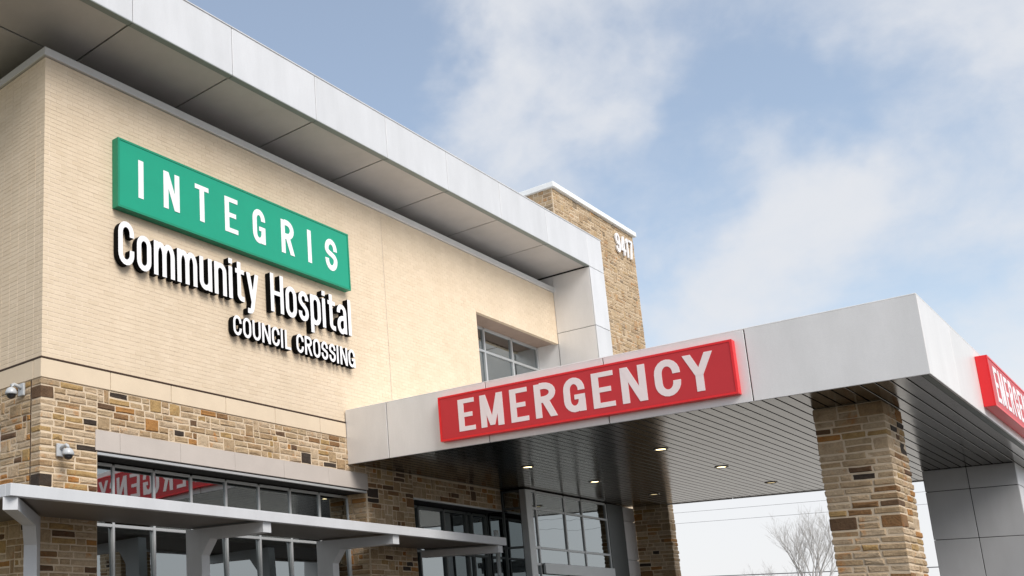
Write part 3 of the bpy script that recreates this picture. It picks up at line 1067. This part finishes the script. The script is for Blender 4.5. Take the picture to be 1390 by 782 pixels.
def glyph(ch, W, s, b, xh=.80):
    h_ = s / 2
    r = (W - s) / 2
    ry = min(r * 1.25, .30)
    cx = W / 2
    st = rect(0, 0, s, 1)

    def stad(y0, y1, x0=0.0, x1=W):
        rr = (x1 - x0 - s) / 2; q = min(rr * 1.2, (y1 - y0 - s) / 2); c = (x0 + x1) / 2
        return ('c', arc(c, y1 - h_ - q, rr, q, 0, 180) + arc(c, y0 + h_ + q, rr, q, 180, 360))
    if ch == 'I': return [rect(0, 0, s, 1)]
    if ch == 'l': return [rect(0, 0, s, 1)]
    if ch == 'i': return [rect(0, 0, s, xh), rect(0, .87, s, 1.0)]
    if ch == 'E': return [st, rect(s, 1 - b, W, 1), rect(s, .5 - b / 2, W * .86, .5 + b / 2), rect(s, 0, W, b)]
    if ch == 'L': return [st, rect(s, 0, W, b)]
    if ch == 'T': return [rect(cx - h_, 0, cx + h_, 1 - b), rect(0, 1 - b, W, 1)]
    if ch == 'H': return [st, rect(W - s, 0, W, 1), rect(s, .5 - b / 2, W - s, .5 + b / 2)]
    if ch == 'N': return [st, rect(W - s, 0, W, 1), ('p', [(0, 1), (s * 1.05, 1), (W, 0), (W - s * 1.05, 0)])]
    if ch == 'M':
        return [st, rect(W - s, 0, W, 1), ('p', [(0, 1), (s * 1.02, 1), (cx + s * .40, .04), (cx - s * .40, .04)]),
                ('p', [(W, 1), (W - s * 1.02, 1), (cx - s * .40, .04), (cx + s * .40, .04)])]
    if ch == 'Y':
        return [rect(cx - h_, 0, cx + h_, .44), ('p', [(0, 1), (s * 1.05, 1), (cx + h_, .42), (cx - h_, .42)]),
                ('p', [(W, 1), (W - s * 1.05, 1), (cx - h_, .42), (cx + h_, .42)])]
    if ch == 'O': return [stad(-.012, 1.012)]
    if ch == 'U': return [('s', [(h_, 1)] + arc(cx, h_ + ry, r, ry, 180, 360) + [(W - h_, 1)])]
    if ch == 'C': return [('s', [(W - h_, min(.66, .97 - h_ - ry))] + arc(cx, 1 - h_ - ry, r, ry, 0, 180) + arc(cx, h_ + ry, r, ry, 180, 360) + [(W - h_, max(.36, h_ + ry + .03))])]
    if ch == 'G':
        return [('s', [(W - h_, min(.68, .97 - h_ - ry))] + arc(cx, 1 - h_ - ry, r, ry, 0, 180) + arc(cx, h_ + ry, r, ry, 180, 350)),
                rect(W - s, .01, W, .50), rect(W * .50, .50 - b, W, .50)]
    if ch == 'S':
        a = [(W - h_, min(.70, .97 - h_ - ry))] + arc(cx, 1 - h_ - ry, r, ry, 0, 180)
        return [('s', a + bez((h_, 1 - h_ - ry), (h_, .50), (W - h_, .54), (W - h_, h_ + ry))[1:] + arc(cx, h_ + ry, r, ry, 0, -180)[1:] + [(h_, max(.31, h_ + ry + .03))])]
    if ch == 'R':
        q = (.54 - b) / 2
        return [st, ('s', [(s * .9, 1 - b / 2), (W * .45, 1 - b / 2)] + arc(W * .45, 1 - b / 2 - q, W - h_ - W * .45, q, 90, -90)[1:] + [(s * .9, 1 - b / 2 - 2 * q)]),
                ('p', [(W * .36, .46), (W * .36 + s * 1.05, .50), (W + .01, 0), (W - s * 1.02, 0)])]
    # lower case
    if ch == 'o': return [stad(-.012, xh + .012)]
    if ch in 'nm':
        q = min(r * 1.1, .24)
        if ch == 'n':
            return [rect(0, 0, s, xh), ('s', [(h_, xh - h_ - q - .02)] + arc(cx, xh - h_ - q, r, q, 180, 0) + [(W - h_, 0)])]
        c1 = (W - s) / 4 + h_; c2 = W - c1; rr = (W - s) / 4
        return [rect(0, 0, s, xh), ('s', [(h_, xh - h_ - q - .02)] + arc(c1, xh - h_ - q, rr, q, 180, 0) + [(W / 2, 0)]),
                ('s', [(W / 2, xh - h_ - q - .02)] + arc(c2, xh - h_ - q, rr, q, 180, 0) + [(W - h_, 0)])]
    if ch == 'u':
        q = min(r * 1.1, .24)
        return [rect(W - s, 0, W, xh), ('s', [(h_, xh)] + arc(cx, h_ + q, r, q, 180, 360) + [(W - h_, h_ + q + .02)])]
    if ch == 't':
        return [('s', [(W * .42, .98), (W * .42, h_ + .11)] + arc(W * .42 + .10, h_ + .11, .10, .11, 180, 270)[1:] + [(W, h_)]), rect(0, xh - b, W, xh)]
    if ch == 'y':
        return [('p', [(0, xh), (s * 1.05, xh), (cx + s * .55, .06), (cx - s * .42, .06)]),
                ('p', [(W, xh), (W - s * 1.05, xh), (cx - s * .72, -.12), (cx + s * .30, -.12)]),
                ('s', [(cx - s * .18, -.09)] + [(cx - s * .30, -.13), (cx - s * .55, -.165), (cx - s * 1.0, -.175), (cx - s * 1.5, -.17)])]
    if ch == 'p': return [rect(0, -.23, s, xh), stad(-.012, xh + .012)]
    if ch == 's':
        q = min(r * 1.1, .20)
        a = [(W - h_, min(xh * .70, xh - h_ - q - .03))] + arc(cx, xh - h_ - q, r, q, 0, 180)
        return [('s', a + bez((h_, xh - h_ - q), (h_, xh * .5), (W - h_, xh * .54), (W - h_, h_ + q))[1:] + arc(cx, h_ + q, r, q, 0, -180)[1:] + [(h_, max(xh * .32, h_ + q + .03))])]
    if ch == 'a':
        q = min(r * 1.1, .20)
        return [('s', [(h_, min(xh * .70, xh - h_ - q - .03))] + arc(cx, xh - h_ - q, r, q, 180, 0) + [(W - h_, 0)]),
                ('s', [(W - h_, xh * .54), (W * .55, xh * .52)] + arc(cx, xh * .27, r, xh * .25 - h_ * .2, 100, 270) + [(W - h_, h_ + .06)])]
    if ch == '9':
        q = ry
        return [stad(.40, 1.0), ('s', [(W - h_, .70), (W - h_, h_ + q)] + arc(cx, h_ + q, r, q, 0, -180)[1:] + [(h_, h_ + q + .03)])]
    if ch == '4': return [rect(W * .55, 0, W * .55 + s, 1), rect(0, .22, W, .22 + b), ('p', [(W * .55, 1), (W * .55 + s * .5, 1), (s * .9, .22 + b), (0, .22 + b)])]
    if ch == '1': return [rect(W * .4, 0, W * .4 + s, 1), ('p', [(W * .4, 1), (W * .4, .82), (0, .72), (0, .86)])]
    if ch == '7': return [rect(0, 1 - b, W, 1), ('p', [(W - s, 1 - b), (W, 1 - b), (W * .45 + s * .3, 0), (W * .45 - s * .7, 0)])]
    raise KeyError(ch)


def ribbon(path, s, closed):
    n = len(path); Lp, Rp = [], []
    pts = []
    for p in path:
        if not pts or math.hypot(p[0] - pts[-1][0], p[1] - pts[-1][1]) > 1e-5: pts.append(p)
    if closed and math.hypot(pts[0][0] - pts[-1][0], pts[0][1] - pts[-1][1]) < 1e-5: pts.pop()
    n = len(pts)
    for i in range(n):
        if closed: a, b = pts[i - 1], pts[(i + 1) % n]
        else: a, b = pts[max(i - 1, 0)], pts[min(i + 1, n - 1)]
        dx, dy = b[0] - a[0], b[1] - a[1]; l = math.hypot(dx, dy) or 1
        nx, ny = -dy / l, dx / l
        Lp.append((pts[i][0] + nx * s / 2, pts[i][1] + ny * s / 2)); Rp.append((pts[i][0] - nx * s / 2, pts[i][1] - ny * s / 2))
    return Lp, Rp


def letter(name, ch, org, ud, nd, hgt, W, s, b, depth, mats, parent, xscale=None):
    """one letter: every stroke an extruded solid; overlapping faces sit a fraction of a millimetre apart"""
    m = MB()
    org, ud, nd = Vector(org), Vector(ud), Vector(nd)
    zd = Vector((0, 0, 1))
    T = lambda p, d: org + ud * (p[0] * hgt) + zd * (p[1] * hgt) + nd * d
    for i, (kind, pts) in enumerate(glyph(ch, W, s, b)):
        d = depth + i * .0006
        if kind == 'p':
            n = len(pts)
            V = [T(p, 0.001) for p in pts] + [T(p, d) for p in pts]
            m.add(V, [tuple(range(n, 2 * n))], 0)
            m.add(V, [(k_, (k_ + 1) % n, n + (k_ + 1) % n, n + k_) for k_ in range(n)], 1)
        else:
            closed = kind == 'c'
            Lp, Rp = ribbon(pts, s, closed)
            n = len(Lp)
            V = [T(p, 0.001) for p in Lp] + [T(p, 0.001) for p in Rp] + [T(p, d) for p in Lp] + [T(p, d) for p in Rp]
            rng = range(n if closed else n - 1)
            m.add(V, [(2 * n + k_, 2 * n + (k_ + 1) % n, 3 * n + (k_ + 1) % n, 3 * n + k_) for k_ in rng], 0)
            sd_ = [(k_, (k_ + 1) % n, 2 * n + (k_ + 1) % n, 2 * n + k_) for k_ in rng] + [(n + k_, n + (k_ + 1) % n, 3 * n + (k_ + 1) % n, 3 * n + k_) for k_ in rng]
            if not closed: sd_ += [(0, n, 3 * n, 2 * n), (n - 1, 2 * n - 1, 4 * n - 1, 3 * n - 1)]
            m.add(V, sd_, 1)
    o = m.build(name, mats, parent, fix=False)
    return o


def cabinet(name, loc, dims, axis, rim, face_mat, rim_mat, label, cat, group=None):
    """sign box with a raised rim and an inset face; axis = outward normal, '-y' or '-x'"""
    e = empty(name, loc, label, cat, group)
    a0, a1, z0, z1, back, front = dims      # a = along the wall
    B = (lambda x0, x1, d0, d1, q0, q1: (x0, x1, d0, d1, q0, q1)) if axis == '-y' else (lambda x0, x1, d0, d1, q0, q1: (d0, d1, x0, x1, q0, q1))
    boxo('cabinet', B(a0, a1, back, front + .014, z0, z1), rim_mat, e, .004)
    fr = MB()
    fr.box(*B(a0, a1, front + .013, front, z1 - rim, z1)); fr.box(*B(a0, a1, front + .013, front, z0, z0 + rim))
    fr.box(*B(a0, a0 + rim, front + .013, front, z0 + rim, z1 - rim)); fr.box(*B(a1 - rim, a1, front + .013, front, z0 + rim, z1 - rim))
    fr.build('rim', rim_mat, e)
    boxo('face', B(a0 + rim + .004, a1 - rim - .004, front + .0135, front + .006, z0 + rim + .004, z1 - rim - .004), face_mat, e)
    return e


UF, NF = (1, 0, 0), (0, -1, 0)
gs = cabinet('hospital_sign', (4.2, 0, 7.85), (1.283, 7.10, 7.845, 8.982, -.001, -.14), '-y', .035, M_green, M_green2,
             'long green sign box reading INTEGRIS on the cream brick wall', 'sign')
for ch, x0, x1 in (('I', 1.70, 1.82), ('N', 2.235, 2.585), ('T', 2.94, 3.26), ('E', 3.645, 3.965), ('G', 4.345, 4.67), ('R', 5.10, 5.45), ('I', 5.84, 5.965), ('S', 6.355, 6.715)):
    H_ = .63
    letter('letter', ch, (x0, -.134, 8.105), UF, NF, H_, (x1 - x0) / H_, .168 if ch != 'I' else .168, .128, .006, [M_letter, M_letter], gs)


def word(txt, x0, x1, base, capH, s, b, depth, parent, widths):
    gap_ = .075
    tot = 0
    for ch in txt: tot += widths[ch] + gap_
    tot -= gap_
    sc = (x1 - x0) / (tot * capH)
    x = x0
    for ch in txt:
        letter('letter', ch, (x, -.012, base), UF, NF, capH, widths[ch] * sc, s, b, depth, [M_letter, M_black], parent)
        x += (widths[ch] + gap_) * sc * capH


LW = {'C': .43, 'o': .40, 'm': .60, 'u': .39, 'n': .39, 'i': .145, 't': .29, 'y': .42, 'H': .46, 's': .37, 'p': .39, 'a': .38, 'l': .145,
      'O': .43, 'U': .43, 'N': .46, 'I': .15, 'L': .34, 'R': .43, 'S': .41, 'G': .44}
ch_sign = empty('channel_letter_sign', (4.2, 0, 6.95), 'white channel letters with black sides reading Community Hospital below the green sign', 'sign')
word('Community', 1.30, 4.46, 6.948, .70, .128, .112, .108, ch_sign, LW)
word('Hospital', 4.77, 7.095, 6.948, .70, .128, .112, .108, ch_sign, LW)
cc_sign = empty('channel_letter_sign', (5.4, 0, 6.33), 'small white channel letters with black sides reading COUNCIL CROSSING, lowest line on the brick', 'sign')
word('COUNCIL', 3.79, 5.265, 6.333, .345, .15, .135, .11, cc_sign, LW)
word('CROSSING', 5.415, 7.13, 6.333, .345, .15, .135, .11, cc_sign, LW)

es = cabinet('emergency_sign', (6.87, -4.2, 4.61), (-6.425, -1.988, 4.612, 5.366, 6.869, 6.75), '-x', .03, M_red, M_red2,
             'long red EMERGENCY sign on the side fascia of the canopy', 'sign', 'red emergency signs')
for ch, y0, y1 in (('E', -2.345, -2.635), ('M', -2.735, -3.125), ('E', -3.245, -3.535), ('R', -3.645, -3.98), ('G', -4.10, -4.42), ('E', -4.53, -4.845), ('N', -4.945, -5.29), ('C', -5.405, -5.745), ('Y', -5.79, -6.175)):
    letter('letter', ch, (6.757, y0, 4.729), (0, -1, 0), (-1, 0, 0), .532, (y0 - y1) / .532, .188, .138, .005, [M_pink, M_pink], es)
es2 = cabinet('emergency_sign', (12.7, -8.41, 4.62), (10.46, 14.89, 4.618, 5.366, -8.413, -8.55), '-y', .03, M_red, M_red2,
              'red EMERGENCY sign cut off at the right edge, on the front fascia of the canopy', 'sign', 'red emergency signs')
for ch, y0, y1 in (('E', -2.345, -2.635), ('M', -2.735, -3.125), ('E', -3.245, -3.535), ('R', -3.645, -3.98), ('G', -4.10, -4.42), ('E', -4.53, -4.845), ('N', -4.945, -5.29), ('C', -5.405, -5.745), ('Y', -5.79, -6.175)):
    letter('letter', ch, (10.46 - 1.99 - y0, -8.543, 4.729), UF, NF, .532, (y0 - y1) / .532, .188, .138, .005, [M_letter, M_letter], es2)

ad = empty('address_sign', (21.3, .17, 12.28), 'white street number 9417 high on the stone tower', 'sign')
xx = 20.74
for ch, w in (('9', .28), ('4', .31), ('1', .14), ('7', .27)):
    letter('numeral', ch, (xx, .165, 12.30), UF, NF, .60, w / .60, .125, .115, .04, [M_letter, M_letter], ad)
    xx += w + .062


# ================================================================== security cameras
def dome_camera(wall_pt, nd, label):
    nd = Vector(nd); s_ = Vector((-nd.y, nd.x, 0))
    e = empty('security_camera', wall_pt, label, 'camera', 'dome cameras on the stone corner')
    W = Vector(wall_pt)
    P = lambda a, b, c: W + s_ * a + nd * b + Vector((0, 0, c))
    m = MB()
    a, b = P(-.065, .005, -.09), P(.065, .045, .09)
    m.bbox(min(a.x, b.x), max(a.x, b.x), min(a.y, b.y), max(a.y, b.y), a.z, b.z, .008)
    m.build('mounting_plate', M_camw, e)
    m = MB(); m.tube([P(0, .04, .02), P(0, .10, .045), P(0, .16, .055), P(0, .195, .035), P(0, .20, 0)], [.026, .025, .025, .025, .028], 10)
    m.build('arm', M_camw, e)
    c = P(0, .20, -.06)
    m = MB(); m.lathe(c, [(.001, .068), (.03, .066), (.055, .052), (.072, .028), (.082, 0), (.085, -.03), (.078, -.034)], 24)
    m.build('housing', M_camw, e)
    m = MB(); m.lathe((c.x, c.y, c.z - .034), [(.066, 0), (.062, -.025), (.046, -.048), (.022, -.06), (.001, -.062)], 24)
    m.build('dome', M_caml, e)
    return e


dome_camera((-.02, .40, 4.88), (-1, 0, 0), 'white dome camera high on the left stone wall under the limestone band')
dome_camera((.30, -.022, 4.0), (0, -1, 0), 'white dome camera on the front stone pier beside the lintel')


# ================================================================== bare trees and the power line beyond the canopy
def bare_tree(x, y, hgt, seed, label, spread=1.0):
    rt_ = random.Random(seed)
    e = empty('bare_tree', (x, y, -.16), label, 'tree', 'bare trees beyond the canopy')
    tr = MB()
    top = Vector((x + rt_.uniform(-.2, .2), y + rt_.uniform(-.2, .2), hgt * .42))
    r0 = hgt * .018
    tr.tube([(x, y, -.16), (x + .03, y, hgt * .2), top], [r0 * 1.3, r0, r0 * .85], 8)
    tr.build('trunk', M_bark, e)
    cr = MB()

    def grow(p, d, ln, r_, lvl):
        pts = [p]; q = p
        for i in range(3):
            d = (d + Vector((rt_.uniform(-.13, .13), rt_.uniform(-.13, .13), .06))).normalized()
            q = q + d * ln / 3; pts.append(q)
        cr.tube(pts, [r_, r_ * .85, r_ * .7, r_ * .5], 5 if lvl > 1 else 4, caps=False)
        if lvl == 0: return
        for i in range(4 if lvl > 1 else 4):
            s_ = pts[rt_.choice((1, 2, 3, 3))]
            a = rt_.uniform(0, 6.283)
            sd2 = (d + Vector((math.cos(a), math.sin(a), rt_.uniform(-.1, .35))) * rt_.uniform(.35, .75) * spread).normalized()
            grow(s_, sd2, ln * rt_.uniform(.55, .8), max(r_ * .42, .0035), lvl - 1)
    for i in range(6):
        a = i * 1.05 + rt_.uniform(-.3, .3)
        grow(top - Vector((0, 0, rt_.uniform(0, hgt * .14))), Vector((math.cos(a) * .5 * spread, math.sin(a) * .5 * spread, 1)).normalized(), hgt * .27, r0 * .5, 4)
    cr.build('crown', M_bark, e, fix=False)
    return e


bare_tree(60, 6.3, 7.9, 3, 'bare leafless tree standing behind the big stone column', .8)
bare_tree(66, 10.0, 5.2, 8, 'smaller faint bare tree left of the leafless tree', .9)
pl_ = empty('power_line', (62, 0, -.16), 'power line with three thin cables strung beyond the canopy', 'power line')
for py in (-38, 52):
    m = MB(); m.tube([(62, py, -.16), (62, py, 10.6)], [.16, .11], 10); m.build('pole', M_pole, pl_)
    m = MB(); m.box(61.9, 62.0, py - .06, py + .06, 8.6, 8.75); m.box(61.3, 62.7, py - .05, py + .05, 9.2, 9.34); m.build('crossarm', M_pole, pl_)
for z_, sag, rad in ((9.3, .45, .010), (8.5, .35, .010), (4.95, .30, .03)):
    m = MB()
    pts = [(61.86, -38 + 90 * i / 30, z_ - sag * (1 - (2 * i / 30 - 1) ** 2)) for i in range(31)]
    m.tube(pts, [rad] * 31, 5); m.build('cable', M_wire, pl_)
